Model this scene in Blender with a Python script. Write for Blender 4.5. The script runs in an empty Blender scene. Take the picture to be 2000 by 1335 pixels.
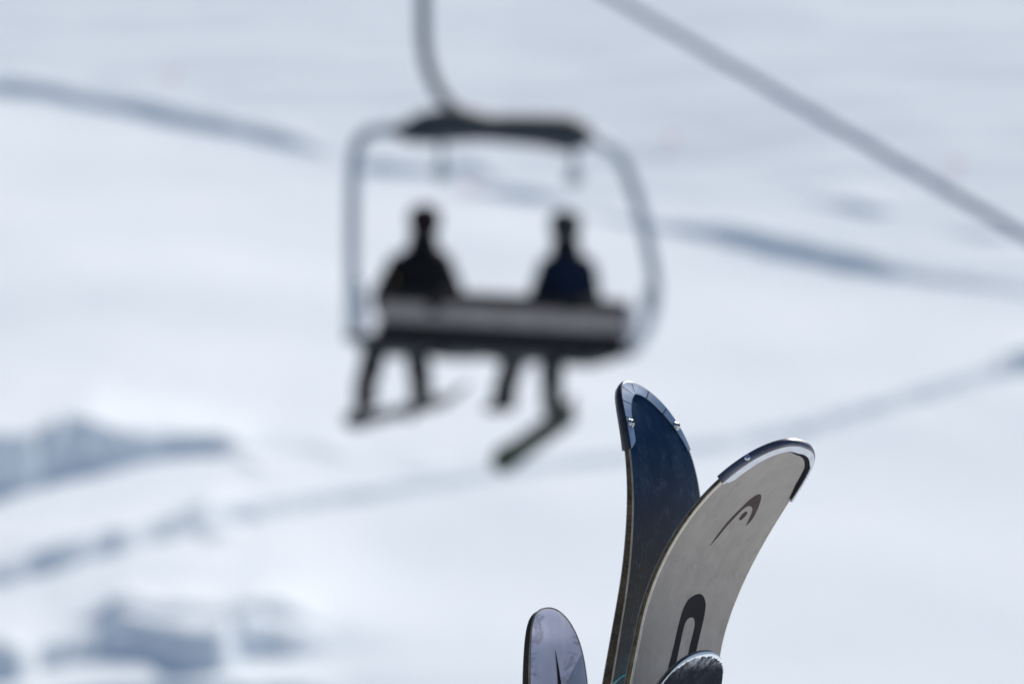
import bpy, bmesh, math, random
import numpy as np
from mathutils import Vector, Matrix

S = bpy.context.scene
COL = S.collection
random.seed(4)

# ------------------------------------------------------------------ camera
FOC, W_PX = 7400.0, 2000.0            # focal length in pixels of the 2000 px wide photograph
PITCH = math.radians(8.0)
EYE = Vector((0, 0, 1.15))
cam = bpy.data.cameras.new('camera'); cam_o = bpy.data.objects.new('camera', cam); COL.objects.link(cam_o)
cam_o.location = EYE
cam_o.rotation_euler = (math.radians(90) + PITCH, 0, 0)
cam.sensor_width = 36; cam.lens = 36 * FOC / W_PX
cam.clip_start = 0.1; cam.clip_end = 20000
cam.dof.use_dof = True; cam.dof.focus_distance = 4.17; cam.dof.aperture_fstop = 4.05
S.camera = cam_o
S.render.resolution_x = 1024; S.render.resolution_y = 683

# ------------------------------------------------------------------ sky, sun, exposure
SUN_EL, SUN_AZ = math.radians(47), math.radians(28)      # azimuth from +Y towards +X: the sun stands before the camera
world = bpy.data.worlds.new('World'); S.world = world; world.use_nodes = True
nt = world.node_tree; bg = nt.nodes['Background']
sky = nt.nodes.new('ShaderNodeTexSky'); sky.sky_type = 'NISHITA'; sky.sun_disc = False
sky.sun_elevation = SUN_EL; sky.sun_rotation = SUN_AZ; sky.altitude = 1800; sky.air_density = 1.0; sky.dust_density = 0.3; sky.ozone_density = 1.6
nt.links.new(sky.outputs[0], bg.inputs['Color']); bg.inputs['Strength'].default_value = 0.09
sl = bpy.data.lights.new('sun', 'SUN'); sl.energy = 4.5; sl.angle = math.radians(0.53); sl.color = (1, 0.94, 0.86)
so = bpy.data.objects.new('sun', sl); COL.objects.link(so)
sv = Vector((math.cos(SUN_EL) * math.sin(SUN_AZ), math.cos(SUN_EL) * math.cos(SUN_AZ), math.sin(SUN_EL)))
so.rotation_euler = sv.to_track_quat('Z', 'Y').to_euler(); so.location = (0, 0, 60)
S.view_settings.view_transform = 'Standard'; S.view_settings.look = 'None'
S.view_settings.exposure = 0.17; S.view_settings.gamma = 1
S.render.engine = 'CYCLES'
S.cycles.max_bounces = 8; S.cycles.diffuse_bounces = 5

# ------------------------------------------------------------------ helpers
def ray(px, py):
    cx, cz = (px - 1000) / FOC, (667.5 - py) / FOC
    c, s = math.cos(PITCH), math.sin(PITCH)
    return Vector((cx, c - cz * s, s + cz * c))          # unit depth along the optical axis

def at(px, py, d): return EYE + ray(px, py) * d

def tag(o, label=None, cat=None, group=None, kind=None):
    if label: o['label'] = label
    if cat: o['category'] = cat
    if group: o['group'] = group
    if kind: o['kind'] = kind
    return o

def empty(name, loc, label, cat, group=None):
    o = bpy.data.objects.new(name, None); COL.objects.link(o); o.location = loc; o.empty_display_size = .1
    return tag(o, label, cat, group)

def mesh_obj(name, verts, faces, mat, parent=None, uvs=None, smooth=True):
    me = bpy.data.meshes.new(name)
    me.from_pydata([tuple(v) for v in verts], [], faces)
    if uvs is not None:
        l = me.uv_layers.new(name='UVMap')
        for lp in me.loops: l.data[lp.index].uv = uvs[lp.vertex_index]
    me.materials.append(mat)
    if smooth: me.polygons.foreach_set('use_smooth', [True] * len(me.polygons))
    me.update()
    o = bpy.data.objects.new(name, me); COL.objects.link(o)
    if parent:
        o.parent = parent
        o.matrix_parent_inverse = Matrix.Translation(-parent.matrix_basis.translation) if parent.type == 'EMPTY' else Matrix.Identity(4)
    return o

def fix_normals(o):
    bm = bmesh.new(); bm.from_mesh(o.data); bmesh.ops.recalc_face_normals(bm, faces=bm.faces); bm.to_mesh(o.data); bm.free()
    return o

class N:
    """small node-graph helper"""
    def __init__(s, name):
        s.m = bpy.data.materials.new(name); s.m.use_nodes = True; s.t = s.m.node_tree
        s.b = s.t.nodes['Principled BSDF']; s.out = s.t.nodes['Material Output']
    def n(s, typ, **kw):
        x = s.t.nodes.new(typ)
        for k, v in kw.items(): setattr(x, k, v)
        return x
    def l(s, a, b): s.t.links.new(a, b)
    def coord(s, which='Object', scale=(1, 1, 1), rot=(0, 0, 0)):
        c = s.n('ShaderNodeTexCoord'); m = s.n('ShaderNodeMapping')
        m.inputs['Scale'].default_value = scale; m.inputs['Rotation'].default_value = rot
        s.l(c.outputs[which], m.inputs['Vector']); return m.outputs[0]
    def noise(s, vec, scale, detail=4, rough=.55, dist=0):
        x = s.n('ShaderNodeTexNoise'); x.inputs['Scale'].default_value = scale; x.inputs['Detail'].default_value = detail
        x.inputs['Roughness'].default_value = rough; x.inputs['Distortion'].default_value = dist
        s.l(vec, x.inputs['Vector']); return x.outputs['Fac']
    def ramp(s, fac, stops):
        r = s.n('ShaderNodeValToRGB'); e = r.color_ramp.elements
        while len(e) < len(stops): e.new(.5)
        for q, (p, c) in zip(e, stops):
            q.position = p; q.color = (*c, 1) if not isinstance(c, (int, float)) else (c, c, c, 1)
        s.l(fac, r.inputs[0]); return r.outputs[0]
    def mix(s, fac, a, b):
        x = s.n('ShaderNodeMix', data_type='RGBA')
        for i, v in ((0, fac), (6, a), (7, b)):
            if hasattr(v, 'links'): s.l(v, x.inputs[i])
            elif isinstance(v, (int, float)): x.inputs[i].default_value = v
            else: x.inputs[i].default_value = (*v, 1)
        return x.outputs[2]
    def mul(s, a, b, op='MULTIPLY'):
        x = s.n('ShaderNodeMath', operation=op); x.use_clamp = op == 'ADD'
        for i, v in enumerate((a, b)):
            if hasattr(v, 'links'): s.l(v, x.inputs[i])
            else: x.inputs[i].default_value = v
        return x.outputs[0]
    def bump(s, h, strength=.3, dist=.002):
        b = s.n('ShaderNodeBump'); b.inputs['Strength'].default_value = strength; b.inputs['Distance'].default_value = dist
        s.l(h, b.inputs['Height']); s.l(b.outputs[0], s.b.inputs['Normal'])
    def set(s, **kw):
        for k, v in kw.items():
            i = s.b.inputs[k.replace('_', ' ')]
            if hasattr(v, 'links'): s.l(v, i)
            elif isinstance(v, tuple): i.default_value = (*v, 1)
            else: i.default_value = v
        return s

def paint(name, c, rough=.5, metal=0, var=.12, scale=6, spec=.5):
    g = N(name); v = g.coord()
    f = g.noise(v, scale, 5)
    lo = tuple(x * (1 - var) for x in c); hi = tuple(min(1, x * (1 + var)) for x in c)
    g.set(Base_Color=g.ramp(f, [(.3, lo), (.7, hi)]), Roughness=rough, Metallic=metal)
    g.b.inputs['Specular IOR Level'].default_value = spec
    g.bump(f, .15, .003); return g.m

def tube_mesh(pts, r, seg=12, cap=True):
    """tube through world points (Catmull-Rom), r number or list"""
    P = [Vector(p) for p in pts]; R = r if isinstance(r, (list, tuple)) else [r] * len(P)
    Q, RR = [], []
    for i in range(len(P) - 1):
        p0, p1, p2, p3 = P[max(i - 1, 0)], P[i], P[i + 1], P[min(i + 2, len(P) - 1)]
        for k in range(6):
            t = k / 6
            Q.append(.5 * ((2 * p1) + (p2 - p0) * t + (2 * p0 - 5 * p1 + 4 * p2 - p3) * t * t + (3 * p1 - p0 - 3 * p2 + p3) * t ** 3))
            RR.append(R[i] * (1 - t) + R[i + 1] * t)
    Q.append(P[-1]); RR.append(R[-1])
    V, Fc = [], []
    up = Vector((0.13, 0.21, 0.97)).normalized()
    tprev = None
    for i, q in enumerate(Q):
        t = (Q[min(i + 1, len(Q) - 1)] - Q[max(i - 1, 0)]).normalized()
        if tprev is None: a = t.cross(up).normalized()
        else: a = (a - t * a.dot(t)).normalized()
        b = t.cross(a); tprev = t
        for k in range(seg):
            an = 2 * math.pi * k / seg
            V.append(q + (a * math.cos(an) + b * math.sin(an)) * RR[i])
    n = len(Q)
    for i in range(n - 1):
        for k in range(seg):
            Fc.append((i * seg + k, i * seg + (k + 1) % seg, (i + 1) * seg + (k + 1) % seg, (i + 1) * seg + k))
    if cap: Fc.append(tuple(range(seg))[::-1]); Fc.append(tuple((n - 1) * seg + k for k in range(seg)))
    return V, Fc

def tube(name, pts, r, mat, parent=None, seg=12):
    V, Fc = tube_mesh(pts, r, seg); return fix_normals(mesh_obj(name, V, Fc, mat, parent))

def block(name, c8, mat, parent=None, bev=.01):
    """bevelled hexahedron from 8 world corners: 4 of one face then 4 of the opposite one"""
    o = mesh_obj(name, c8, [(0, 1, 2, 3), (7, 6, 5, 4), (0, 4, 5, 1), (1, 5, 6, 2), (2, 6, 7, 3), (3, 7, 4, 0)], mat, parent, smooth=False)
    bm = bmesh.new(); bm.from_mesh(o.data); bmesh.ops.recalc_face_normals(bm, faces=bm.faces)
    bmesh.ops.bevel(bm, geom=list(bm.edges), offset=bev, segments=3, affect='EDGES', profile=.5)
    bm.to_mesh(o.data); bm.free(); o.data.polygons.foreach_set('use_smooth', [True] * len(o.data.polygons)); return o

def skin(name, nodes, edges, mat, parent, root=0, sub=2):
    """one continuous body surface grown over a skeleton; nodes = [(co, radius), ...]"""
    me = bpy.data.meshes.new(name); me.from_pydata([tuple(n[0]) for n in nodes], edges, [])
    me.materials.append(mat)
    o = bpy.data.objects.new(name, me); COL.objects.link(o)
    if parent:
        o.parent = parent; o.matrix_parent_inverse = Matrix.Translation(-parent.matrix_basis.translation)
    md = o.modifiers.new('skin', 'SKIN'); md.use_smooth_shade = True
    for i, v in enumerate(me.skin_vertices[0].data):
        r = nodes[i][1]; v.radius = r if isinstance(r, tuple) else (r, r); v.use_root = i == root
    ss = o.modifiers.new('sub', 'SUBSURF'); ss.levels = sub; ss.render_levels = sub
    return o

def lathe(name, centre, axis, prof, mat, parent=None, seg=16):
    ax = Vector(axis).normalized(); a = ax.orthogonal().normalized(); b = ax.cross(a)
    V, Fc = [], []
    for (r, h) in prof:
        for k in range(seg):
            t = 2 * math.pi * k / seg; V.append(Vector(centre) + ax * h + (a * math.cos(t) + b * math.sin(t)) * r)
    for i in range(len(prof) - 1):
        for k in range(seg): Fc.append((i * seg + k, i * seg + (k + 1) % seg, (i + 1) * seg + (k + 1) % seg, (i + 1) * seg + k))
    Fc.append(tuple(range(seg))[::-1]); Fc.append(tuple((len(prof) - 1) * seg + k for k in range(seg)))
    return fix_normals(mesh_obj(name, V, Fc, mat, parent))

# ------------------------------------------------------------------ terrain: flat run-out, then the piste rising at about 22 degrees
M_SLOPE, Y0 = 0.40, 60.0
def plane_hit(px, py):
    r = ray(px, py); t = (EYE.z + M_SLOPE * Y0 - EYE.y * M_SLOPE) / (M_SLOPE * r.y - r.z)
    return EYE + r * t

rng = np.random.default_rng(7)
def vnoise(x, y, sx, sy, seed, rot=0.0):
    r = np.random.default_rng(seed); G = r.random((256, 256))
    c, s = math.cos(rot), math.sin(rot)
    u = (x * c + y * s) / sx; v = (-x * s + y * c) / sy
    i = np.floor(u).astype(int); j = np.floor(v).astype(int); fu = u - i; fv = v - j
    fu = fu * fu * (3 - 2 * fu); fv = fv * fv * (3 - 2 * fv)
    g = lambda a, b: G[a % 256, b % 256]
    return (g(i, j) * (1 - fu) + g(i + 1, j) * fu) * (1 - fv) + (g(i, j + 1) * (1 - fu) + g(i + 1, j + 1) * fu) * fv - .5

# snow banks: foot line as points of the photograph with the height (px there) of the bank's shaded face
BANKS = [
 # edge of the groomed run above
 [(-200, 175, 20), (0, 190, 26), (60, 196, 34), (130, 207, 22), (190, 219, 13), (230, 226, 24), (290, 241, 36), (360, 257, 34), (430, 274, 26), (500, 289, 20), (560, 303, 26), (605, 316, 22), (640, 325, 4)],
 [(700, 345, 10), (730, 348, 30), (790, 350, 30), (850, 352, 12), (920, 352, 20), (980, 372, 10)],
 [(900, 382, 5), (1000, 392, 22), (1060, 400, 22), (1120, 412, 10)],
 [(1130, 430, 5), (1200, 446, 14), (1300, 463, 20), (1380, 478, 28), (1480, 499, 34), (1560, 517, 36), (1660, 538, 36), (1750, 556, 24), (1850, 575, 16), (2000, 600, 12), (2300, 640, 10)],
 [(1560, 440, 3), (1640, 460, 12), (1690, 468, 22), (1760, 476, 5)],
 [(1860, 505, 3), (1930, 515, 12), (2000, 520, 4)],
 # the long cut across the lower slope
 [(-150, 1160, 20), (0, 1135, 30), (50, 1126, 38), (120, 1117, 34), (180, 1106, 28), (230, 1100, 32), (280, 1090, 14), (330, 1082, 22), (370, 1074, 26), (405, 1064, 36), (450, 1052, 14), (500, 1050, 23), (600, 1026, 22), (700, 1003, 21), (850, 971, 17), (1000, 943, 15), (1200, 909, 14), (1400, 875, 16), (1600, 837, 19), (1750, 796, 22), (1850, 770, 19), (1940, 746, 18), (1990, 730, 40), (2100, 715, 40)],
 # hollows left
 [(-300, 985, 120), (-150, 985, 130), (0, 975, 124), (60, 962, 112), (90, 950, 112), (130, 940, 106), (200, 935, 96), (250, 928, 70), (310, 915, 46), (380, 912, 34), (450, 908, 28), (480, 905, 10)],
 [(440, 930, 3), (480, 962, 14), (500, 972, 26), (525, 965, 8)],
 [(600, 915, 3), (650, 930, 14), (690, 935, 3)],
 [(780, 955, 2), (830, 958, 14), (880, 950, 3)],
 [(380, 1095, 3), (410, 1112, 26), (440, 1105, 20), (465, 1100, 3)],
 # broken snow low on the left
 [(-300, 1340, 90), (-150, 1340, 86), (0, 1335, 74), (40, 1335, 66), (80, 1312, 44), (130, 1300, 36), (175, 1290, 24), (195, 1278, 44), (230, 1288, 68), (280, 1300, 66), (330, 1306, 60), (380, 1330, 86), (430, 1336, 88), (480, 1302, 58), (530, 1292, 60), (570, 1286, 58), (600, 1275, 24), (640, 1270, 3)],
 [(-100, 1385, 60), (0, 1385, 60), (100, 1372, 34), (230, 1366, 44), (330, 1374, 56), (420, 1380, 70), (520, 1352, 42), (600, 1346, 26), (670, 1342, 3)],
 [(430, 1318, 3), (460, 1304, 40), (490, 1300, 40), (520, 1300, 3)],
 [(150, 1262, 3), (230, 1258, 34), (300, 1262, 18), (430, 1262, 20), (520, 1250, 30), (580, 1246, 24), (620, 1250, 3)],
]
# the banks lower down lift the ground behind them a little: set the feet of those above accordingly
for i_, B_ in enumerate(BANKS):
    if B_[0] == (-150, 1160, 20): BANKS[i_] = [(a, b + max(0, 62 * (1 - a / 560)) if a < 560 else b, h * (1.35 if a < 560 else 1)) for a, b, h in B_]
    elif B_[0][0] <= -300 and B_[0][1] < 1000: BANKS[i_] = [(a, b + 20, h) for a, b, h in B_]
    elif B_[0][1] > 1215: BANKS[i_] = [(a, b + 26, h) for a, b, h in B_]
for i_ in (0, 1, 2, 3): BANKS[i_] = [(a, b - .12 * h, h * .70) for a, b, h in BANKS[i_]]
def prep(b):
    xs, ys, hs = [], [], []
    for px, py, h in b:
        p = plane_hit(px, py); xs.append(p.x); ys.append(p.y); hs.append(h * p.y / FOC * 1.0)
    xs, ys, hs = np.array(xs), np.array(ys), np.array(hs)
    tx = np.arange(xs[0] - 22, xs[-1] + 22, .1)
    th = np.interp(tx, xs, hs, left=0, right=0)
    def gs(sig):
        k = np.arange(-int(sig * 35), int(sig * 35) + 1) * .1; g_ = np.exp(-.5 * (k / sig) ** 2); g_ /= g_.sum()
        return np.convolve(th, g_, 'same')
    return xs, ys, hs, (tx, gs(.22), gs(1.4), gs(5.5))
BP = [prep(b) for b in BANKS]
KINK = prep([(-400, 120, 0), (0, 190, 0), (300, 243, 0), (640, 325, 0), (1000, 385, 0), (1300, 450, 0), (1700, 545, 0), (2000, 600, 0), (2400, 670, 0)])

def height(x, y):
    x = np.asarray(x, float); y = np.asarray(y, float)
    x, y = np.broadcast_arrays(x, y); shp = x.shape; x = np.atleast_1d(x); y = np.atleast_1d(y)
    k = 2.5; b = y - Y0
    z = M_SLOPE * (np.logaddexp(0, b / k) * k)
    yk = np.interp(x, KINK[0], KINK[1]); t = y - yk
    z = z + .12 * np.logaddexp(0, t / 1.2) * 1.2 * (x > -400)
    # far above the frame the slope eases towards a ridge
    t = np.clip(y - 230, 0, None); z = z - .0011 * np.minimum(t, 330) ** 2 * .6
    z = z - np.clip(t - 330, 0, None) * .30
    near = np.exp(-((np.abs(y - 115) / 75) ** 4))
    on = 1 / (1 + np.exp(-(y - Y0 - 4)))
    wob = vnoise(x, y, .9, .5, 3) * .9 + vnoise(x, y, .35, .2, 5) * .5
    zf, xf, yf = np.atleast_1d(z).astype(float), np.atleast_1d(x), np.atleast_1d(y); wf = np.atleast_1d(wob)
    for xs, ys, hs, tb in BP:
        mk = (xf > tb[0][0]) & (xf < tb[0][-1]) & (yf > ys.min() - 4) & (yf < ys.max() + 90)
        if not mk.any(): continue
        x, y, wob = xf[mk], yf[mk], wf[mk]
        H, Ht, Hf = (np.interp(x, tb[0], q_) for q_ in tb[1:])
        yc = np.interp(x, xs, ys) + wob * np.minimum(H, 1.0) * .8
        H = H * (1 + vnoise(x, y * .2, 1.1, .8, 17) * .5)
        w = .30 * H + .05; d = y - yc
        back = np.exp(-np.clip(d - w, 0, None) / .8); H = Hf + (Ht - Hf) * np.exp(-np.clip(d - w, 0, None) / 6) + (H - Ht) * back
        s = np.clip(d / w, 0, 1); s = s * s * (3 - 2 * s)
        zf[mk] += H * s * np.exp(-np.clip(d - w, 0, None) / (22 * Hf + 7))
    x, y, z = xf, yf, zf
    upper = 1 / (1 + np.exp(-(y - yk) / 1.0))
    z = z + near * on * (vnoise(x, y, 7, 6, 21) * .30 + vnoise(x, y, 2.2, 3.0, 22) * .06)
    z = z + near * on * upper * (vnoise(x, y, 6, 1.3, 31, -.25) * .10 + vnoise(x, y, 1.5, .6, 32, .2) * .05)
    z = z + vnoise(x, y, 60, 60, 41) * 3 * np.clip((np.abs(x) - 45) / 60, 0, 1) * on
    z = z + vnoise(x, y, 3, 3, 51) * .05 * (1 - on)
    return z.reshape(shp)

def axis(lo, hi, step, far, k=1.18):
    a = list(np.arange(lo, hi, step)); s = step; p = a[-1]
    while p < far: s *= k; p += s; a.append(p)
    s = step; p = lo; pre = []
    while p > -far: s *= k; p -= s; pre.append(p)
    return np.array(pre[::-1] + a)
GX = axis(-24, 24, .14, 4000); GY = axis(64, 165, .14, 4000)
XX, YY = np.meshgrid(GX, GY); ZZ = height(XX, YY)
nx, ny = len(GX), len(GY)
co = np.stack([XX, YY, ZZ], -1).reshape(-1, 3)
idx = np.arange(nx * ny).reshape(ny, nx)
quads = np.stack([idx[:-1, :-1], idx[:-1, 1:], idx[1:, 1:], idx[1:, :-1]], -1).reshape(-1, 4)
me = bpy.data.meshes.new('snow_slope')
me.vertices.add(len(co)); me.vertices.foreach_set('co', co.ravel())
me.loops.add(quads.size); me.loops.foreach_set('vertex_index', quads.ravel())
me.polygons.add(len(quads)); me.polygons.foreach_set('loop_start', np.arange(0, quads.size, 4))
me.polygons.foreach_set('use_smooth', np.ones(len(quads), bool)); me.update(calc_edges=True)
g = N('snow'); v = g.coord('Object')
f = g.noise(v, .35, 5, .6); f2 = g.noise(v, 3.0, 6, .6)
g.set(Base_Color=g.ramp(g.mul(g.mul(f, .6), g.mul(f2, .4), 'ADD'), [(.3, (.80, .85, .885)), (.7, (.85, .89, .915))]), Roughness=.9)
g.b.inputs['Specular IOR Level'].default_value = 0.0
g.bump(f2, .5, .05)
me.materials.append(g.m); M_SNOW = g.m
ground = bpy.data.objects.new('snow_slope', me); COL.objects.link(ground)
tag(ground, 'bright groomed snow slope with tracks and small shaded banks', kind='structure')

# unseen dark gravel sheet, added to cut the snow bounce onto the skis
def sheet(name, x0, x1, y0, y1, mat, n=60):
    xs = np.linspace(x0, x1, n); ys = np.linspace(y0, y1, n); V = []
    hh = height(*np.meshgrid(xs, ys))
    for j, y in enumerate(ys):
        for i, x in enumerate(xs):
            ex = min(x - x0, x1 - x, y - y0, y1 - y) / 3
            V.append((x + math.sin(y * 1.7) * .25, y + math.sin(x * 1.3) * .2 + math.sin(x * 3.1) * .08, float(hh[j, i]) + .012 + .03 * min(1, max(0, ex))))
    Fc = [(j * n + i, j * n + i + 1, (j + 1) * n + i + 1, (j + 1) * n + i) for j in range(n - 1) for i in range(n - 1)]
    return mesh_obj(name, V, Fc, mat)
g = N('gravel'); v = g.coord('Object'); f = g.noise(v, 1.5, 8, .7); f2 = g.noise(v, 40, 4, .7)
g.set(Base_Color=g.ramp(g.mul(g.mul(f, .5), g.mul(f2, .5), 'ADD'), [(.35, (.045, .038, .032)), (.65, (.13, .115, .10))]), Roughness=.9); g.bump(f2, .8, .02)
tag(sheet('bounce_blocker', -90, 5, -150, .3, g.m, 240), 'unseen brown gravel sheet added to dim the snow bounce on the skis', kind='structure')

def hit(px, py):
    r = ray(px, py); t = 62.0
    while t < 400:
        p = EYE + r * t
        if p.z < float(height(p.x, p.y)): return p
        t += .1
    return EYE + r * 120

# ------------------------------------------------------------------ small red piste markers on the upper run
g = N('marker_red'); vv = g.coord(); g.set(Base_Color=g.ramp(g.noise(vv, 8), [(.3, (.80, .16, .24)), (.7, (.90, .24, .32))]), Roughness=.5)
tr = g.n('ShaderNodeBsdfTranslucent'); tr.inputs['Color'].default_value = (1, .36, .48, 1); ms = g.n('ShaderNodeMixShader'); ms.inputs[0].default_value = .55
g.l(g.b.outputs[0], ms.inputs[1]); g.l(tr.outputs[0], ms.inputs[2]); g.l(ms.outputs[0], g.out.inputs[0])
M_RED = g.m; M_POLE = paint('marker_pole', (.35, .10, .10), .5)
for (px, py, lab) in [(337, 150, 'small blurred red piste marker at the far left, on the slope above the chair'),
                      (1312, 276, 'small blurred red piste marker on the slope right of the chair frame, under the cable'),
                      (918, 368, 'small blurred red piste marker seen through the chair frame, between the two riders'),
                      (1868, 328, 'small faint red piste marker at the far right, beyond the cable')]:
    p = hit(px, py + 14); e = empty('piste_marker', p, lab, 'piste marker', 'red markers along the piste')
    lathe('pole', p, (0, 0, 1), [(.012, -.2), (.012, .25)], M_POLE, e, 8)
    lathe('disc', p + Vector((0, 0, .30)), (0, -1, .1), [(.02, -.02), (.07, -.015), (.085, 0), (.07, .015), (.02, .02)], M_RED, e, 20)

# ------------------------------------------------------------------ chairlift chair
PHI = math.radians(22); D0 = 30.0
O = at(985, 640, D0)
ea = Vector((math.cos(PHI), math.sin(PHI), 0)); eb = Vector((-math.sin(PHI), math.cos(PHI), 0)); ez = Vector((0, 0, 1))
def C(px, py, b=0.0):
    r = ray(px, py); t = (b - (EYE - O).dot(eb)) / r.dot(eb); return EYE + r * t

M_TUBE = paint('galvanised_tube', (.29, .34, .39), .5, .2)
M_HANG = paint('hanger_steel', (.075, .105, .14), .6, .0, spec=.3)
M_DARK = paint('dark_steel', (.022, .03, .042), .6, .0, spec=.2)
M_BACK = paint('backrest_grey', (.26, .245, .245), .7, spec=.2)
M_SEAT = paint('seat_vinyl', (.008, .009, .012), .7, spec=.15)
M_SIDE = paint('side_panel_plastic', (.52, .52, .58), .5)

chair = empty('lift_chair', O, 'grey tubular chairlift chair carrying the two riders, hanging from the cable', 'chairlift chair')
hang = tube('hanger', [C(828, -232, 1.05), C(827, -60, 1.0), C(827, 60, .9), C(833, 115, .8), C(848, 160, .68), C(872, 198, .55), C(905, 228, .46), C(950, 240, .44), C(1040, 243, .43), C(1110, 250, .42), C(1135, 258, .42)],
            [.055] * 6 + [.06, .065, .065, .06, .05], M_HANG, chair, 14)
gp = C(828, -222, 1.05)
block('grip', [gp + ea * a * .09 + eb * b * .22 + ez * z for z in (-.09, .13) for a, b in ((-1, -1), (1, -1), (1, 1), (-1, 1))], M_DARK, chair, .02)
tube('top_rail', [C(760, 256, .42), C(800, 252, .42), C(900, 250, .42), C(1020, 254, .42), C(1120, 263, .42), C(1160, 270, .42)], .05, M_DARK, chair)
tube('rear_cowl', [C(782, 262, .36), C(830, 250, .36), C(895, 243, .36), C(960, 250, .36), C(1050, 255, .36), C(1110, 262, .36), C(1145, 268, .36)], [.06, .135, .15, .11, .13, .155, .09], M_DARK, chair)
for pts in ([(795, 254, .42), (745, 255, .42), (715, 264, .41), (698, 288, .38), (691, 330, .32), (689, 400, .2), (688, 480, .07), (688, 560, 0), (686, 620, .06), (690, 650, .15), (702, 668, .3)],
            [(1130, 264, .42), (1170, 276, .42), (1203, 300, .39), (1226, 340, .34), (1244, 390, .25), (1260, 450, .14), (1272, 510, .05), (1279, 565, 0), (1272, 620, .04), (1254, 660, .14), (1232, 688, .3)]):
    tube('side_tube', [C(*p) for p in pts], .050, M_TUBE, chair)
# seat back: grey shell between a dark top roll and a dark lower edge
def slab(name, l, r, top, bot, b0, b1, mat, bev=.015, n=1):
    (lx, lt, lb), (rx, rt, rb) = (l, top[0], bot[0]), (r, top[1], bot[1])
    return block(name, [C(lx, lt, b0), C(rx, rt, b0), C(rx, rb, b0), C(lx, lb, b0),
                        *[p + eb * (b1 - b0) for p in (C(lx, lt, b0), C(rx, rt, b0), C(rx, rb, b0), C(lx, lb, b0))]], mat, chair, bev)
slab('backrest', 742, 1218, (586, 612), (626, 652), 0, .035, M_BACK, .012)
tube('backrest_top_roll', [C(746, 574, -.01), C(985, 587, -.01), C(1224, 600, -.015)], .060, M_SEAT, chair)
slab('backrest_lower_edge', 740, 1222, (625, 651), (658, 684), -.02, .05, M_SEAT, .012)
slab('seat_cushion', 744, 1220, (654, 680), (676, 700), .02, .50, M_SEAT, .03)
for x0, x1 in ((748, 860), (866, 978), (984, 1098), (1104, 1214)):
    k = lambda x: (x - 744) / 476
    block('seat_pan', [C(x, y + 24 * k(x), .06) + eb * bb for bb in (0, .40) for x, y in ((x0, 668), (x1, 668), (x1 - 18, 683), (x0 + 18, 683))], M_DARK, chair, .02)
tube('seat_bar', [C(676, 656, .12), C(720, 660, .12), C(985, 674, .12), C(1232, 690, .12)], .04, M_DARK, chair)
for x, y, dx in ((712, 600, 1), (1238, 630, -1)):
    block('side_panel', [C(px, py, .02) + eb * bb for bb in (0, .30) for px, py in ((x - 9, y - 34), (x + 9, y - 32), (x + 9, y + 42), (x - 9, y + 38))], M_SIDE, chair, .02)
for x, y in ((700, 545), (1262, 570)):
    tube('armrest', [C(x, y + 20, .0), C(x, y - 2, .08), C(x, y - 4, .3), C(x, y + 6, .5), C(x, y + 40, .52)], .03, M_TUBE, chair)
for x, y in ((862, 268), (1120, 278)):
    st = tube('safety_bar_strut', [C(x, y, .46), C(x + 1, y + 35, .47), C(x + 2, y + 66, .5)], .028, M_TUBE, chair)
    lathe('strut_cap', C(x + 2, y + 68, .5), (0, 0, 1), [(.01, -.08), (.065, -.06), (.078, 0), (.06, .05), (.01, .07)], M_TUBE, st, 14)

# haul rope, parallel to the slope; flattens towards the bottom station behind the camera
c8, s8 = math.cos(PITCH), math.sin(PITCH)
def camv(x, y, z): return Vector((x, y * c8 - z * s8, y * s8 + z * c8))
r0 = C(828, -217, 1.05)
Q1 = at(2000, 459, 21.0); dirn = (r0 - Q1).normalized()
far = [r0 + dirn * t for t in (12, 30, 60, 100, 140)]
near_ = []
p = Q1.copy(); d = -dirn
for i in range(14):
    near_.append(p.copy()); p = p + d * 3.0; d = Vector((d.x, d.y, d.z * .72)).normalized()
rope_m = N('steel_rope'); v = rope_m.coord('Object'); f = rope_m.noise(v, 30, 3)
rope_m.set(Base_Color=rope_m.ramp(f, [(.3, (.13, .17, .24)), (.7, (.20, .25, .33))]), Roughness=.7)
rope_m.b.inputs['Specular IOR Level'].default_value = .2
rope = tube('haul_rope', near_[::-1] + [r0.lerp(Q1, .5), r0] + far, .031, rope_m.m, None, 10)
tag(rope, 'long grey steel cable crossing the upper right, from which the chair hangs', 'cable')

# ------------------------------------------------------------------ riders
M_SKIN = paint('skin', (.36, .21, .15), .5)
M_NECK = paint('dark_neck_tube', (.01, .009, .011), .9, spec=.1)
M_JK1 = paint('black_jacket', (.005, .006, .008), .8, spec=.1); M_JK2 = paint('navy_jacket', (.004, .009, .025), .8, spec=.1)
M_TR = paint('dark_trousers', (.006, .008, .014), .8, spec=.1); M_BOOT = paint('boot', (.01, .01, .013), .7, spec=.15)
M_HAT1 = paint('dark_beanie', (.012, .008, .012), .9, spec=.1); M_HAT2 = paint('dark_helmet', (.012, .015, .024), .6, spec=.2)
M_GLOVE = paint('glove', (.02, .02, .022), .7)

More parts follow.
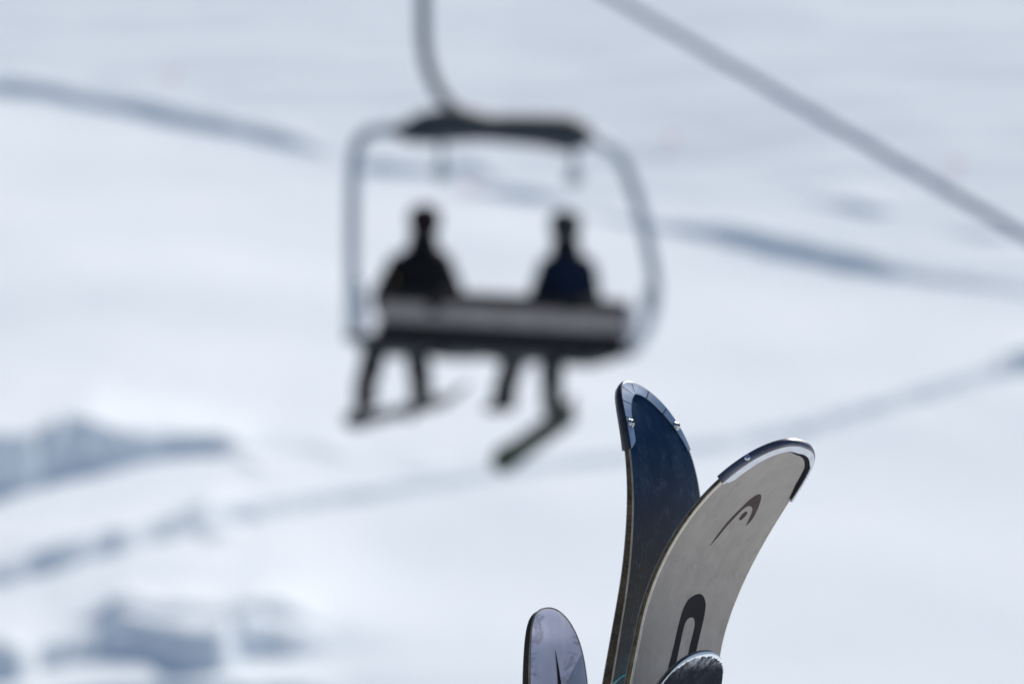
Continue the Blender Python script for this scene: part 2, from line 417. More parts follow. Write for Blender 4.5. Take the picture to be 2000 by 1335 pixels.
def rider(label, jm, hm, q):
    """q: px positions, helper C gives the point at forward distance b"""
    root = empty('person', q['pel'], label, 'person', 'riders on the chair')
    up = ez
    J = q; nk, hd = J['neck'], J['head']
    fw = eb
    # body: head, neck, trunk, arms with hands, legs: one surface
    nodes = [(J['pel'], (.11, .09)), (J['belly'], (.11, .09)), (J['chest'], (.12, .09)), (nk - up * .05, (.065, .06)), (nk, .055),
             (hd - up * .05 + fw * .02, (.065, .075)), (hd + up * .02, (.075, .09)), (hd + up * .085, (.055, .065)),
             (J['shL'], .05), (J['elL'], .042), (J['haL'], .032), (J['shR'], .05), (J['elR'], .042), (J['haR'], .032),
             (J['hipL'], .085), (J['knL'], .06), (J['anL'], .045), (J['hipR'], .085), (J['knR'], .06), (J['anR'], .045)]
    edges = [(0, 1), (1, 2), (2, 3), (3, 4), (4, 5), (5, 6), (6, 7), (2, 8), (8, 9), (9, 10), (2, 11), (11, 12), (12, 13), (0, 14), (14, 15), (15, 16), (0, 17), (17, 18), (18, 19)]
    body = skin('body', nodes, edges, M_SKIN, root)
    jn = [(J['pel'] + up * .02, (.20, .16)), (J['belly'], (.215, .17)), (J['chest'], (.235, .17)), (nk - up * .10, (.25, .17)), (nk - up * .01, (.16, .14)),
          (J['shL'], .125), (J['elL'], .095), (J['haL'] + (J['elL'] - J['haL']) * .2, .065), (J['shR'], .125), (J['elR'], .095), (J['haR'] + (J['elR'] - J['haR']) * .2, .065)]
    skin('jacket', jn, [(0, 1), (1, 2), (2, 3), (3, 4), (2, 5), (5, 6), (6, 7), (2, 8), (8, 9), (9, 10)], jm, root)
    skin('neck_warmer', [(nk - up * .10, (.15, .12)), (nk, (.135, .12)), (hd - up * .03 + fw * .005, (.125, .12))], [(0, 1), (1, 2)], M_NECK, root)
    tn = [(J['pel'], (.18, .15)), (J['hipL'], .14), (J['knL'], .115), (J['anL'] + up * .03, .10), (J['hipR'], .14), (J['knR'], .115), (J['anR'] + up * .03, .10)]
    skin('trousers', tn, [(0, 1), (1, 2), (2, 3), (0, 4), (4, 5), (5, 6)], M_TR, root)
    # hat on the head
    c = hd + up * .045
    lathe('helmet' if hm is M_HAT2 else 'beanie', c - fw * .01, up, [(.085, -.11), (.115, -.09), (.130, -.04), (.134, .0), (.130, .04), (.110, .08), (.072, .110), (.02, .124)], hm, root, 20)
    # face towards the front: nose, ears (seen from other sides)
    lathe('goggles', hd + fw * .085 + up * .015, fw, [(.02, -.03), (.06, -.02), (.062, .01), (.03, .022)], M_BOOT, root, 16)
    for s, hk, ek in ((-1, 'haL', 'elL'), (1, 'haR', 'elR')):
        w = J[hk]; d = (w - J[ek]).normalized(); side = ea * -s
        pn = [(w, .034), (w + d * .05, (.045, .024)), (w + d * .09, (.045, .02))]; pe = [(0, 1), (1, 2)]
        for i in range(4):
            o_ = ea * (i - 1.5) * .021; L = (.055, .065, .06, .045)[i]
            a0 = len(pn); pn += [(w + d * .10 + o_, .012), (w + d * (.10 + L * .6) + o_ - up * .012, .011), (w + d * (.10 + L * .8) + o_ - up * .04, .010)]
            pe += [(2, a0), (a0, a0 + 1), (a0 + 1, a0 + 2)]
        a0 = len(pn); pn += [(w + d * .06 + side * .05, .014), (w + d * .10 + side * .062 - up * .01, .012)]; pe += [(1, a0), (a0, a0 + 1)]
        skin('glove', pn, pe, M_GLOVE, root, 0, 1)
    for a in ('anL', 'anR'):
        p = J[a]; t = J[a + 'toe']
        skin('boot', [(p + up * .12, .095), (p, .095), (p - up * .10, (.085, .085)), (p - up * .12 + t * .16, (.052, .045)), (p - up * .13 + t * .22, (.04, .03)), (p - up * .11 - t * .05, .055)],
             [(0, 1), (1, 2), (2, 3), (3, 4), (2, 5)], M_BOOT, root, 1)
    return root

def snowboard(label, p0, p1, roll, mat, width=.25):
    """board from tail p0 to nose p1, turned about its length by roll"""
    root = empty('snowboard', (p0 + p1) / 2, label, 'snowboard')
    d = (p1 - p0); L = d.length; d.normalize(); side = d.cross(ez).normalized(); nn = side.cross(d).normalized()
    cam_dir = (EYE - (p0 + p1) / 2).normalized(); best = None          # bank the board so that much of its underside shows
    for i in range(-80, 81):
        n_ = Matrix.Rotation(math.radians(i), 3, d) @ nn
        if n_.z > 0 and (best is None or abs(n_.dot(cam_dir) + roll) < best[0]): best = (abs(n_.dot(cam_dir) + roll), math.radians(i))
    Rm = Matrix.Rotation(best[1], 3, d); side = Rm @ side; nn = Rm @ nn
    V, Fc, n, m = [], [], 41, 7
    for lay in (0, -.012):
        for i in range(n):
            s = -1 + 2 * i / (n - 1); sn = math.sin(s * math.pi / 2)
            e = max(0, abs(sn) - .82) / .18
            hw = (.5 * width) * (.9 + .1 * sn * sn) * math.sqrt(max(1e-4, 1 - e ** 2.4)); lift = .09 * max(0, abs(sn) - .72) ** 2 / .078
            for k in range(m): V.append(p0 + d * (L * (sn + 1) / 2) + side * hw * (2 * k / (m - 1) - 1) + nn * (lift + lay))
    o = n * m
    for i in range(n - 1):
        for k in range(m - 1):
            a = i * m + k; Fc.append((a, a + 1, a + m + 1, a + m)); Fc.append((o + a, o + a + m, o + a + m + 1, o + a + 1))
        for k in (0, m - 1): a = i * m + k; Fc.append((a, a + m, o + a + m, o + a))
    for k in range(m - 1):
        Fc.append((k, k + 1, o + k + 1, o + k)); a = (n - 1) * m + k; Fc.append((a, a + 1, o + a + 1, o + a))
    fix_normals(mesh_obj('deck', V, Fc, mat, root))
    return root, d, side, nn

def make_binding(root, p, d, side, nn):
    V, Fc = [], []
    base = [p + d * a * .06 + side * b * .13 + nn * h for h in (.002, .03) for a, b in ((-1, -1), (1, -1), (1, 1), (-1, 1))]
    bo = block('binding', base, M_BOOT, root, .008)
    return bo

# left rider
q1 = dict(pel=C(828, 640, .17), belly=C(826, 600, .16), chest=C(824, 528, .15), neck=C(826, 478, .19), head=C(828, 440, .22),
          shL=C(779, 524, .15), elL=C(742, 585, .2), haL=C(768, 640, .5), shR=C(862, 522, .15), elR=C(889, 582, .2), haR=C(850, 645, .5),
          hipL=C(800, 655, .2), knL=C(736, 668, .58), anL=C(714, 764, .46), hipR=C(852, 658, .2), knR=C(812, 676, .60), anR=C(822, 764, .78))
q1['anLtoe'] = eb; q1['anRtoe'] = eb
rider('person in a black jacket on the left of the chair, seen from behind', M_JK1, M_HAT1, q1)
q2 = dict(pel=C(1108, 655, .17), belly=C(1110, 615, .16), chest=C(1110, 537, .15), neck=C(1106, 492, .19), head=C(1103, 450, .22),
          shL=C(1073, 524, .15), elL=C(1050, 592, .2), haL=C(1040, 650, .5), shR=C(1140, 524, .15), elR=C(1156, 600, .2), haR=C(1110, 660, .5),
          hipL=C(1080, 672, .2), knL=C(1006, 690, .58), anL=C(988, 764, .5), hipR=C(1130, 676, .2), knR=C(1076, 694, .60), anR=C(1078, 776, .62))
q2['anLtoe'] = (eb - ea * .6).normalized(); q2['anRtoe'] = (eb * .9 + ea * .3).normalized()
rider('person in a navy jacket on the right of the chair, seen from behind', M_JK2, M_HAT2, q2)

M_BD1 = paint('dark_board', (.015, .02, .03), .6, spec=.2); M_BD2 = paint('green_board', (.015, .03, .02), .6, spec=.2)
b1, d1, s1, n1 = snowboard('thin dark board seen edge-on under the feet of the left rider', C(688, 826, .18), C(912, 770, 1.15), .22, M_BD1)
for a in ('anL', 'anR'): make_binding(b1, q1[a] - ez * .16, d1, s1, n1)
b2, d2, s2, n2 = snowboard('dark green board hanging at a steep slant from one foot of the right rider', C(978, 903, .3), C(1136, 788, 1.2), .42, M_BD2)
make_binding(b2, q2['anR'] - ez * .155, d2, s2, n2)

# ------------------------------------------------------------------ skis in the foreground
def ski_frame(v, sg, D, k=1.0):
    tx, ty, th, tau, ln, A, s0, q, W0, kk, et, pw = v
    s0 *= k; W0 *= k; et *= k
    Ry = Matrix.Rotation(tau, 3, 'Y'); Rx = Matrix.Rotation(ln, 3, 'X'); R = Ry @ Rx
    a = R @ Vector((0, 0, 1)); w = R @ Vector((math.cos(th), math.sin(th), 0)); n = R @ Vector((math.sin(th), -math.cos(th), 0))
    E = np.linspace(0, 2.2, 1101); ps = A * np.clip(1 - E / s0, 0, None) ** q; dE = E[1]
    ca = np.concatenate([[0], np.cumsum((np.cos(ps[1:]) + np.cos(ps[:-1])) / 2 * dE)])
    cn = np.concatenate([[0], np.cumsum((np.sin(ps[1:]) + np.sin(ps[:-1])) / 2 * dE)])
    T = at(tx, ty, D)
    def frame(e):
        ee = max(e, 0); p_ = float(np.interp(ee, E, ps))
        c = T - a * float(np.interp(ee, E, ca)) - n * (sg * float(np.interp(ee, E, cn)))
        nn = n * math.cos(p_) - a * (sg * math.sin(p_)); tt = a * math.cos(p_) + n * (sg * math.sin(p_))
        if e < 0: c = c - tt * e
        return c, nn
    def M(e, u, h=0.0):
        c, nn = frame(e); return c + w * u + nn * h
    LEN = 1.86
    def Wd(e):
        x = min(max(1 - e / et, 0), 1)
        side = W0 - kk * min(e, .35)
        t = max(e - .35, 0) / (LEN - .35)
        side *= 1 - .30 * math.sin(math.pi * min(t, 1)) ** 1.0            # sidecut to the waist and out again
        tail = min(1, max(0, LEN - e) / .06) ** .5 if e > LEN - .06 else 1
        return side * max(0, 1 - x ** pw) ** (1 / pw) * tail
    return M, Wd, LEN

def rows(LEN):
    r = [0.0004] + [0.25 * (i / 44) ** 2 for i in range(2, 45)]
    return r + list(np.linspace(.26, .6, 30)) + list(np.linspace(.64, LEN - .07, 24)) + [LEN - .06 * (1 - i / 6) for i in range(1, 6)] + [LEN - .0005]

def thick0(e): return .0045 + .0065 * min(1, e / .40) ** .8 + (.004 * math.sin(math.pi * min(1, (e - .4) / 1.4)) if e > .4 else 0)

def layer(name, M, Wd, LEN, h0, h1, inset, mat, parent, m0=9, rnd=0):
    """closed sheet of the ski between two heights, h0/h1 functions of e"""
    R = rows(LEN); V, U, Fc = [], [], []
    for hf in (h0, h1):
        for e in R:
            hw = max(Wd(e) - inset, 1e-4)
            r = min(rnd, hw * .5)
            prof = [(-hw, r), (-hw + .08 * r, .6 * r), (-hw + .3 * r, .3 * r), (-hw + .6 * r, .08 * r)] + [((hw - r) * (2 * k / (m0 - 1) - 1), 0) for k in range(m0)] + [(hw - .6 * r, .08 * r), (hw - .3 * r, .3 * r), (hw - .08 * r, .6 * r), (hw, r)]
            for u, dh in (prof if rnd else [(hw * (2 * k / (m0 - 1) - 1), 0) for k in range(m0)]):
                V.append(M(e, u, hf(e) - (dh if hf is h0 else 0))); U.append((u, e))
    m = m0 + 8 if rnd else m0
    n = len(R); o = n * m
    for i in range(n - 1):
        for k in range(m - 1):
            a = i * m + k; Fc.append((a, a + 1, a + m + 1, a + m)); Fc.append((o + a, o + a + m, o + a + m + 1, o + a + 1))
        a = i * m; Fc.append((a, a + m, o + a + m, o + a)); a = i * m + m - 1; Fc.append((a, o + a, o + a + m, a + m))
    for k in range(m - 1):
        Fc.append((k, o + k, o + k + 1, k + 1)); a = (n - 1) * m + k; Fc.append((a, a + 1, o + a + 1, o + a))
    ob = fix_normals(mesh_obj(name, V, Fc, mat, parent, U))
    # split normals between face and side
    bm = bmesh.new(); bm.from_mesh(ob.data)
    for ed in bm.edges:
        if len(ed.link_faces) == 2 and ed.calc_face_angle(0) > .6: ed.smooth = False
    bm.to_mesh(ob.data); bm.free()
    return ob

def outline(Wd, eL, eR, n=90, N_=97):
    """(e,u) points from the left side over the tip to the right side"""
    n = max(n, N_)
    a = [(eL * (1 - i / n) ** 2, -1) for i in range(n)] + [(0.00001, 1)] + [(eR * (i / n) ** 2, 1) for i in range(1, n + 1)]
    P = [(e, s * Wd(e)) for e, s in a]
    # resample evenly
    P = np.array(P); L = np.concatenate([[0], np.cumsum(np.hypot(*np.diff(P, axis=0).T))])
    t = np.linspace(0, L[-1], N_); P = np.stack([np.interp(t, L, P[:, 0]), np.interp(t, L, P[:, 1])], 1)
    T = np.gradient(P, axis=0); T /= np.hypot(T[:, 0], T[:, 1])[:, None]
    Nn = np.stack([T[:, 1], -T[:, 0]], 1)                     # pointing outwards (towards -e at the tip)
    mid = len(P) // 2
    if Nn[mid, 0] > 0: Nn = -Nn
    return P, Nn

def guard(name, M, Wd, eL, eR, prof, mat, parent, i0=0, i1=96, N_=97, tk=1.0):
    if N_ != 97: i1 = N_ - 1
    """sweep a closed profile [(out, h)] around the tip; prof may be a function of t in 0..1 and the local thickness"""
    P, Nn = outline(Wd, eL, eR, 90, N_); V, Fc, U = [], [], []
    for i in range(i0, i1 + 1):
        e, u = P[i]; pr = prof(i / (N_ - 1), thick0(max(e, 0)) * tk)
        m = len(pr)
        for (o_, h) in pr: V.append(M(e + Nn[i, 0] * o_, u + Nn[i, 1] * o_, h)); U.append((u, e))
    n = i1 - i0 + 1
    for i in range(n - 1):
        for k in range(m): a = i * m + k; b = i * m + (k + 1) % m; Fc.append((a, b, b + m, a + m))
    Fc.append(tuple(range(m))); Fc.append(tuple((n - 1) * m + k for k in range(m))[::-1])
    ob = fix_normals(mesh_obj(name, V, Fc, mat, parent, U))
    bm = bmesh.new(); bm.from_mesh(ob.data)
    for ed in bm.edges:
        if len(ed.link_faces) == 2 and ed.calc_face_angle(0) > .9: ed.smooth = False
    bm.to_mesh(ob.data); bm.free(); return ob

def ribbon(name, M, A_, B_, mat, parent, h=.00025, across=3, fill=6):
    """flat printed shape on the ski between two boundary curves in (e,u)"""
    def res(Q, n):
        Q = np.array(Q, float); out = []
        for i in range(len(Q) - 1):
            p0, p1, p2, p3 = Q[max(i - 1, 0)], Q[i], Q[i + 1], Q[min(i + 2, len(Q) - 1)]
            for k in range(n):
                t = k / n; out.append(.5 * ((2 * p1) + (p2 - p0) * t + (2 * p0 - 5 * p1 + 4 * p2 - p3) * t * t + (3 * p1 - p0 - 3 * p2 + p3) * t ** 3))
        out.append(Q[-1]); return np.array(out)
    a, b = res(A_, fill), res(B_, fill); V, Fc, U = [], [], []
    for p, q in zip(a, b):
        for k in range(across + 1):
            c = p + (q - p) * k / across; V.append(M(c[0], c[1], h)); U.append((c[1], c[0]))
    m = across + 1
    for i in range(len(a) - 1):
        for k in range(across): v0 = i * m + k; Fc.append((v0, v0 + 1, v0 + m + 1, v0 + m))
    return mesh_obj(name, V, Fc, mat, parent, U)

def uvg(name):
    g = N(name); return g, g.coord('UV')

def scratches(g, sc=1.0, lo=.492, seeds=((60, 3, .5), (50, 4, -.9), (70, 2.5, 1.3), (90, 3, 0.1))):
    """thin random scratches over UV metres"""
    tot = None
    for i, (a, b, r) in enumerate(seeds):
        v = g.coord('UV', (a * sc, b * sc, 1), (0, 0, r)); v.node.inputs['Location'].default_value = (i * 3.7, i * 1.3, 0)
        f = g.noise(v, 3.0, 2, .5, .6)
        line = g.ramp(f, [(lo, 0.0), (.5, 1.0), (1 - lo, 0.0)])
        msk = g.ramp(g.noise(g.coord('UV', (30 + i * 7, 30, 1)), 1.0, 3), [(.5, 0.0), (.62, 1.0)])
        x = g.mul(line, msk); tot = x if tot is None else g.mul(tot, x, 'ADD')
    return tot

# materials
def side_mat(name, c0, c1):
    g, v = uvg(name); f = g.noise(g.coord('Object', (1, 1, 1)), 260, 4, .7); f2 = g.noise(g.coord('UV', (200, 45, 1)), 1, 4, .7)
    g.set(Base_Color=g.ramp(g.mul(g.mul(f, .5), g.mul(f2, .5), 'ADD'), [(.36, c0), (.52, c1), (.68, tuple(min(1, x * 1.6) for x in c1))]), Roughness=.7)
    g.b.inputs['Specular IOR Level'].default_value = .15; g.bump(f, .6, .0012); return g.m
M_WSIDE = side_mat('worn_sidewall', (.020, .013, .008), (.13, .095, .05))
M_BSIDE = side_mat('dark_worn_sidewall', (.010, .008, .007), (.062, .046, .03))
M_LSIDE = side_mat('dark_sidewall', (.005, .005, .007), (.022, .017, .012))

g, v = uvg('white_top_sheet')
f = g.noise(g.coord('UV', (55, 9, 1)), 1.2, 6, .65); f2 = g.noise(g.coord('UV', (30, 30, 1)), 1.5, 5, .6); f3 = g.noise(g.coord('UV', (900, 60, 1)), 1, 3)
base = g.ramp(g.mul(g.mul(f, .55), g.mul(f2, .45), 'ADD'), [(.36, (.225, .20, .178)), (.60, (.275, .25, .23))])
sc = scratches(g, 1.0, .488)
c = g.mix(g.mul(sc, .6), base, (.12, .11, .105))
# grey scuff line across the shovel
sep = g.n('ShaderNodeSeparateXYZ'); g.l(v, sep.inputs[0])
y = g.mul(sep.outputs[1], g.mul(f2, .02), 'ADD')
scuff = g.mul(g.ramp(sep.outputs[1], [(.172, 0.0), (.182, 1.0), (.192, 0.0)]), g.ramp(g.noise(g.coord('UV', (260, 160, 1)), 1, 5, .8), [(.5, 0.0), (.62, .6)]))
c = g.mix(scuff, c, (.14, .135, .13))
g.set(Base_Color=c, Roughness=.42, Metallic=0.0); g.b.inputs['Specular IOR Level'].default_value = .45
g.bump(g.mul(f3, sc, 'ADD'), .12, .0003); M_WTOP = g.m

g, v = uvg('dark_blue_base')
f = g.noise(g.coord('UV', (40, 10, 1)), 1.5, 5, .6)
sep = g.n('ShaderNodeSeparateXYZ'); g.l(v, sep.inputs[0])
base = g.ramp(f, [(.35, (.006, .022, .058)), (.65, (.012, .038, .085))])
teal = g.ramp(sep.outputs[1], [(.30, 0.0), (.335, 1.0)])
base = g.mix(g.ramp(sep.outputs[1], [(.12, 0.0), (.22, 1.0)]), base, (.006, .007, .012))  # sky reflection put into the colour: blue tip fading to near-black
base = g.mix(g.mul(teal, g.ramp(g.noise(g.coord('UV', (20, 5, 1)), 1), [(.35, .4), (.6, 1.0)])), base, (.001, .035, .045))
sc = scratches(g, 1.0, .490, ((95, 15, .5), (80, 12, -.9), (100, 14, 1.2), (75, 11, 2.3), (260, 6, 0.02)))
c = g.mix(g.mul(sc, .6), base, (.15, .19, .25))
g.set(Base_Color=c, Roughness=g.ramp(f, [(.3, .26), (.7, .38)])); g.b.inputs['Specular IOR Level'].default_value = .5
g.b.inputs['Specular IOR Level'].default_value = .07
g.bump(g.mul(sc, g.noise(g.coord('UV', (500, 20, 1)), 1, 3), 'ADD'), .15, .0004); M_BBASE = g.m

g, v = uvg('lavender_base')
f = g.noise(g.coord('UV', (60, 14, 1)), 1.2, 5, .6)
base = g.ramp(f, [(.35, (.68, .70, .92)), (.65, (.80, .82, .98))])
sc = scratches(g, 1.3, .488)
st = g.mul(g.ramp(g.noise(g.coord('UV', (16, 34, 1), (0, 0, .6)), 1.3, 4, .6, .5), [(.54, 0.0), (.60, .5), (.66, 0.0)]), 1.0)
c = g.mix(g.mul(sc, .5), g.mix(st, base, (.24, .20, .24)), (.62, .64, .74))
g.set(Base_Color=c, Roughness=.42, Metallic=.5); g.b.inputs['Specular IOR Level'].default_value = .6
g.bump(g.noise(g.coord('UV', (500, 20, 1)), 1, 3), .06, .0003); M_LBASE = g.m

g, v = uvg('scratched_black_top')
f = g.noise(g.coord('UV', (60, 40, 1)), 1.5, 6, .7)
sc = scratches(g, 1.6, .484, ((60, 10, .4), (50, 10, .8), (70, 12, 1.2), (60, 10, -.3), (60, 12, 2.4)))
sep = g.n('ShaderNodeSeparateXYZ'); g.l(v, sep.inputs[0])
edge = g.mul(g.ramp(sep.outputs[1], [(0.0, 1.0), (.022, .0)]), g.ramp(f, [(.42, 0.0), (.58, 1.0)]))
c = g.mix(g.mul(sc, .6), g.ramp(f, [(.35, (.006, .008, .014)), (.7, (.013, .016, .027))]), (.10, .11, .13))
c = g.mix(edge, c, (.55, .57, .62))
g.set(Base_Color=c, Roughness=.6); g.b.inputs['Specular IOR Level'].default_value = .06; g.bump(g.mul(f, sc, 'ADD'), .3, .0008); M_DTOP = g.m

M_EDGE = paint('steel_edge', (.20, .185, .165), .45, .85, .3, 80)
M_RIM = paint('pale_rim', (.62, .56, .46), .4, 0, .15, 120)
M_TOPGEN = paint('top_sheet_grey', (.10, .11, .13), .4)
M_BASEGEN = paint('black_base', (.015, .015, .018), .35)
M_ALU = paint('polished_guard', (.46, .48, .52), .30, 1.0, .12, 90)
M_ALUB = paint('brushed_guard', (.30, .37, .47), .42, .85, .10, 70)
M_BLACK = paint('black_shade_and_backing', (.005, .006, .008), .6, 0, .2, 60, .1)  # black for the painted shade by the flange, plate backing and rivets
M_GDARK = paint('dark_guard_wall', (.06, .055, .06), .28, .85, .25, 60)
M_GWALL = paint('worn_guard_wall', (.17, .16, .18), .36, .9, .2, 60)
M_LOGO = paint('brown_print', (.050, .033, .032), .5, 0, .2, 40, .15)
M_LOGO2 = paint('black_print', (.010, .009, .014), .5, 0, .3, 30, .12)
M_CORD = paint('teal_cord', (.02, .30, .36), .5, 0, .3, 200)

def make_ski(label, v, sg, D, k, top_visible, m_face, m_side, m_back, tk=1.0, rim=False):
    thick = lambda e: thick0(e) * tk
    M, Wd, LEN = ski_frame(v, sg, D, k)
    foot = M(LEN * .93, 0, 0); foot.z = 0
    root = empty('ski', foot, label, 'ski', 'skis standing in the snow')
    f0 = 0.0011
    face = layer('top_sheet' if top_visible else 'base', M, Wd, LEN, lambda e: 0.0, lambda e: -f0, 0 if top_visible else .0004, m_face, root, rnd=.0010 if top_visible else 0)
    layer('core', M, Wd, LEN, lambda e: -f0 - .0001, lambda e: -thick(e) + f0 + .0001, .0002, m_side, root)
    layer('base' if top_visible else 'top_sheet', M, Wd, LEN, lambda e: -thick(e) + f0, lambda e: -thick(e), .0004, m_back, root)
    # steel edge round the base
    hb = (lambda t, th: [(-.0016, -th + .0018), (.0006, -th + .0018), (.0006, -th - .0003), (-.0016, -th - .0003)]) if top_visible else \
         (lambda t, th: [(-.0012, .0003), (.0004, .0003), (.0004, -.0012), (-.0012, -.0012)])
    guard('metal_edge', M, Wd, LEN * .9, LEN * .9, hb, M_EDGE, root, N_=701, tk=tk)
    if top_visible and rim: guard('rim', M, Wd, LEN * .9, LEN * .9, lambda t, th: [(-.0016, .0003), (-.0008, .0002), (-.0001, -.0002), (.0004, -.0009), (.0005, -.0018), (-.0016, -.0018)], M_RIM, root, N_=701, tk=tk)
    return root, M, Wd, face

# 1 white ski with the tip guard
vW = (1568.4261, 872.0926, 0.7882, 0.1979, -0.0145, 0.8986, 0.2627, 0.7722, 0.0678, 0.0015, 0.2355, 2.4857)
rW, MW, WW, fW = make_ski('wide white ski with a brown arch emblem and a polished tip guard', vW, 1, 4.18, 1, True, M_WTOP, M_WSIDE, M_BASEGEN, rim=True)
def flw(t):   # flange width along the guard
    return .0095 * (min(1, t / .06) ** .5) * (1 if t < .52 else max(.16, 1 - (t - .52) / .22 * .84))
def shade_w(t): return .0014 + .0030 * max(0, min(1, (t - .38) / .2)) * (1 if t < .9 else (1 - t) * 10)
gw = guard('tip_guard', MW, WW, .080, .074, lambda t, th: [(-flw(t), .0022), (-.0010, .0032), (.0014, .0030), (.0014, .0018), (-flw(t), .0010)], M_ALU, rW)
guard('guard_wall', MW, WW, .080, .074, lambda t, th: [(.0012, .0029), (.0022, .0022), (.0034, .0004), (.0038, -th * .5), (.0034, -th - .0018), (.0018, -th - .0032), (-.010, -th - .0032), (-.010, -th - .0014), (.0006, -th - .0012), (.0008, .0008)], M_GWALL, rW)
guard('guard_shade_strip', MW, WW, .070, .071, lambda t, th: [(-flw(t) - shade_w(t), .0012), (-flw(t) + .0012, .0012), (-flw(t) + .0012, .0002), (-flw(t) - shade_w(t) - .0008, .0002)], M_BLACK, rW)  # dark strip standing in for the shade inside the raised flange
PW, NW_ = outline(WW, .080, .074)
for i in (18, 80):
    e, u = PW[i]; p = MW(e + NW_[i, 0] * .0032, u + NW_[i, 1] * .0032, -.003); ax = MW(e + NW_[i, 0] * .01, u + NW_[i, 1] * .01, -.003) - p
    lathe('rivet', p, ax, [(.0038, -.001), (.0038, .0008), (.003, .0018), (.001, .0023)], M_ALU, rW)
ribbon('emblem', MW, [(0.157, -0.0125), (0.1445, -0.0112), (0.1305, -0.0096), (0.1165, -0.0070), (0.104, -0.004), (0.0925, -0.0015), (0.085, 0.001), (0.0797, 0.0048), (0.0797, 0.0095), (0.086, 0.0148), (0.0955, 0.0195), (0.106, 0.0225), (0.1135, 0.0232), (0.121, 0.0212)],
       [(0.157, -0.0122), (0.145, -0.0085), (0.132, -0.0062), (0.1205, -0.004), (0.1105, -0.0015), (0.1035, 0.0002), (0.099, 0.0027), (0.0970, 0.0060), (0.0975, 0.010), (0.1005, 0.0138), (0.105, 0.0162), (0.111, 0.0182), (0.117, 0.0198), (0.121, 0.0206)], M_LOGO, fW)
nd = 16; cen = np.array((.1108, .0073)); ax1 = np.array((-.0064, .0011)); ax2 = np.array((.0008, .0031))
dl = [tuple(cen + ax1 * math.cos(t) + ax2 * math.sin(t)) for t in np.linspace(0, math.pi, nd)]; dr = [tuple(cen + ax1 * math.cos(t) - ax2 * math.sin(t)) for t in np.linspace(0, math.pi, nd)]
ribbon('emblem_dot', MW, dl, dr, M_LOGO, fW, fill=2)
ribbon('letter', MW, [(.345, -.0135), (0.303, -0.0135), (0.293, -0.0125), (0.2755, -0.0112), (0.256, -0.0107), (0.241, -0.0107), (0.231, -0.0100), (0.222, -0.007), (0.2155, 0.0), (0.2128, 0.0065), (0.214, 0.0135), (0.22, 0.0205), (0.2275, 0.024), (0.2395, 0.0265), (0.2555, 0.0273), (0.2745, 0.0265), (.30, .0255), (.345, .0245)],
       [(.325, -.0022), (0.300, -0.0022), (0.291, -0.0022), (0.284, -0.002), (0.272, -0.0018), (0.2605, -0.0015), (0.2495, -0.001), (0.245, 0.0005), (0.2425, 0.0025), (0.2405, 0.007), (0.2412, 0.0108), (0.2435, 0.013), (0.2475, 0.0148), (0.2535, 0.0154), (0.2615, 0.0153), (0.2705, 0.0146), (.285, .0142), (.325, .0140)], M_LOGO2, fW, across=4)
# lower bar closing the letter and a printed band below it, hidden by the front ski from here
ribbon('letter_foot', MW, [(.325, -.0022), (.325, .014)], [(.345, -.0135), (.345, .0245)], M_LOGO2, fW)

# 2 blue ski, base to the viewer, tip curling left
vB = (1219.6192, 747.4881, 0.9867, 0.1393, 0.4248, 1.0156, 0.2707, 1.9190, 0.0628, -0.0366, 0.1913, 1.9098)
kB = 4.32 / 4.22
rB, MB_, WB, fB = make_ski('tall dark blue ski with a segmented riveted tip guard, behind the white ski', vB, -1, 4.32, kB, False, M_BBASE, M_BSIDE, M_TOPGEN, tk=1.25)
def flb(t): return (.0115 + .0075 * math.exp(-((t - .42) / .14) ** 2)) * (min(1, t / .05) ** .6) * (1 if t < .7 else max(.3, 1 - (t - .7) / .3 * .65))
guard('guard_wall', MB_, WB, .076, .098, lambda t, th: [(-.001, .0022), (.0014, .0018), (.0024, .0004), (.0026, -th * .5), (.0022, -th - .0016), (.0008, -th - .0026), (-.010, -th - .0026), (-.010, -th - .0012), (.0006, -th - .0010), (.0008, .0006), (-.001, .0008)], M_GDARK, rB, tk=1.25)
guard('guard_backing', MB_, WB, .072, .094, lambda t, th: [(-flb(t) + .0012, .0008), (-.0012, .0008), (-.0012, .0002), (-flb(t) + .0012, .0002)], M_BLACK, rB)
cuts = [0, 17, 27, 37, 47, 58, 71, 96]
for a, b in zip(cuts[:-1], cuts[1:]):
    P_, N_ = outline(WB, .076, .098)
    V, Fc, U = [], [], []; n = (b - a) * 2 + 1
    for i in range(n):
        x = a + i / 2
        if i == 0 and a: x += .3
        if i == n - 1 and b < 96: x -= .3
        i0 = min(int(x), 95); f = x - i0; e, u = P_[i0] * (1 - f) + P_[i0 + 1] * f; nv = N_[i0] * (1 - f) + N_[i0 + 1] * f
        w_ = flb(x / 96)
        for o_, h in ((-w_, .0012), (-w_ + .001, .0022), (-.0005, .0024), (-.0005, .0009), (-w_, .0009)): V.append(MB_(e + nv[0] * o_, u + nv[1] * o_, h)); U.append((u, e))
    m = 5
    for i in range(n - 1):
        for k in range(m): p = i * m + k; q = i * m + (k + 1) % m; Fc.append((p, q, q + m, p + m))
    Fc.append(tuple(range(m))); Fc.append(tuple((n - 1) * m + k for k in range(m))[::-1])
    fix_normals(mesh_obj('guard_plate', V, Fc, M_ALUB, rB, U, smooth=False))
P_, N_ = outline(WB, .076, .098)
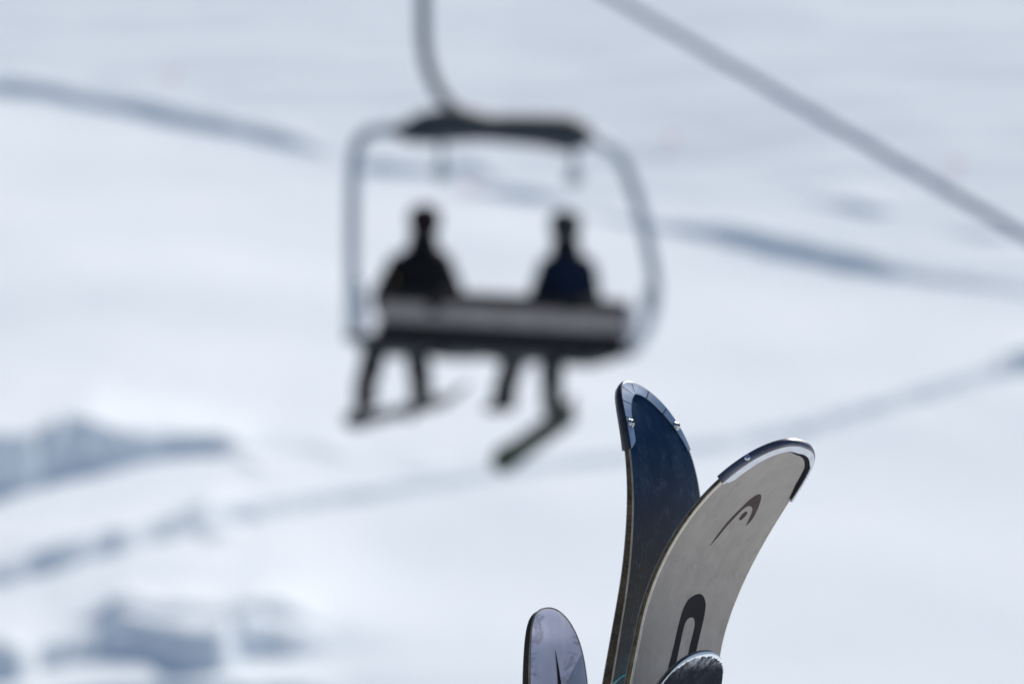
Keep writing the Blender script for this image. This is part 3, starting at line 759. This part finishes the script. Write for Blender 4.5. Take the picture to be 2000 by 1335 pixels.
for i, fr in ((14, .55), (81, .6)):
    e, u = P_[i]; w_ = flb(i / 96) * fr; p = MB_(e - N_[i, 0] * w_, u - N_[i, 1] * w_, .0022); ax = MB_(e, u, .01) - MB_(e, u, 0)
    rv = lathe('rivet', p, ax, [(.0052, 0), (.0052, .0010), (.0042, .0012), (.0042, .0022), (.0034, .0034), (.0012, .0042)], M_ALU, rB, 20)
    lathe('rivet_head', p + ax.normalized() * .0042, ax, [(.0016, -.0003), (.0016, .0006)], M_BLACK, rv, 12)

# 3 lavender ski low on the left
vL = (1066.4275, 1185.9844, 0.8120, -0.0707, 0.1050, 0.3628, 0.0763, 1.4948, 0.0501, 0.0134, 0.1251, 2.3977)
rL, ML, WL, fL = make_ski('short pale lavender ski with a dark wedge stripe, left of the others', vL, -1, 4.25, 1, False, M_LBASE, M_LSIDE, M_TOPGEN, tk=1.8)
g_, v_ = uvg('painted_shadow'); g_.set(Base_Color=g_.ramp(g_.noise(g_.coord('UV', (60, 20, 1)), 1.3, 5), [(.35, (.34, .40, .54)), (.65, (.40, .46, .60))]), Roughness=.32, Metallic=.5); M_SHADOW = g_.m
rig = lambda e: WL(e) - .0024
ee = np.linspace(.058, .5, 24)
ribbon('shadow_patch', ML, [(e, rig(e)) for e in ee], [(e, min(rig(e) - .0005, max(.008, rig(.058) - (e - .058) * 1.05))) for e in ee], M_SHADOW, fL, fill=2)  # shadow cast by the neighbouring skis, painted as a darker patch
ribbon('wedge_stripe', ML, [(.049, -.0012), (.09, -.0015), (.14, -.003), (.5, -.012)], [(.049, -.0008), (.09, .0045), (.14, .0095), (.5, .03)], M_LOGO2, fL, h=.0004)

# 4 black scratched ski in front
vD = (1378.4846,1274.5061,0.8157,0.0405,0.1609,0.5136,0.2868,1.0514,0.0582,0.0034,0.0830,2.2033)
rD, MD, WD, fD = make_ski('scratched black ski with a frosty rounded tip, lowest, in front of the white ski', vD, 1, 4.08, 1, True, M_DTOP, M_BSIDE, M_BASEGEN)
def lump(t, th):
    j = .0006 * math.sin(t * 61) + .0005 * math.sin(t * 133 + 1) + random.uniform(-.0009, .0009); k = max(0, math.sin(math.pi * min(1, max(0, (t - .2) / .7)))) ** .5
    return [(-.0042 * k + j, .0003), (-.0028 * k + j, .0008 * k + .0004), (0, .0016 * k + .0005), (.0008 * k + .0003, .0006), (.0008 * k + .0003, -.0003 - .0012 * k), (.0004, -.0006 - .001 * k), (.0003, .0001)]
guard('tip_frost', MD, WD, .045, .030, lump, M_SNOW, rD)

# teal cord between the blue and the white ski
tube('cord', [at(1199, 1334, 4.29), at(1204, 1329, 4.275), at(1212, 1322, 4.268), at(1222, 1316, 4.262), at(1232, 1308, 4.26)], .0009, M_CORD, None, 6)
tag(bpy.data.objects['cord'], 'thin teal cord stretched between the blue and the white ski, at the bottom edge', 'cord')
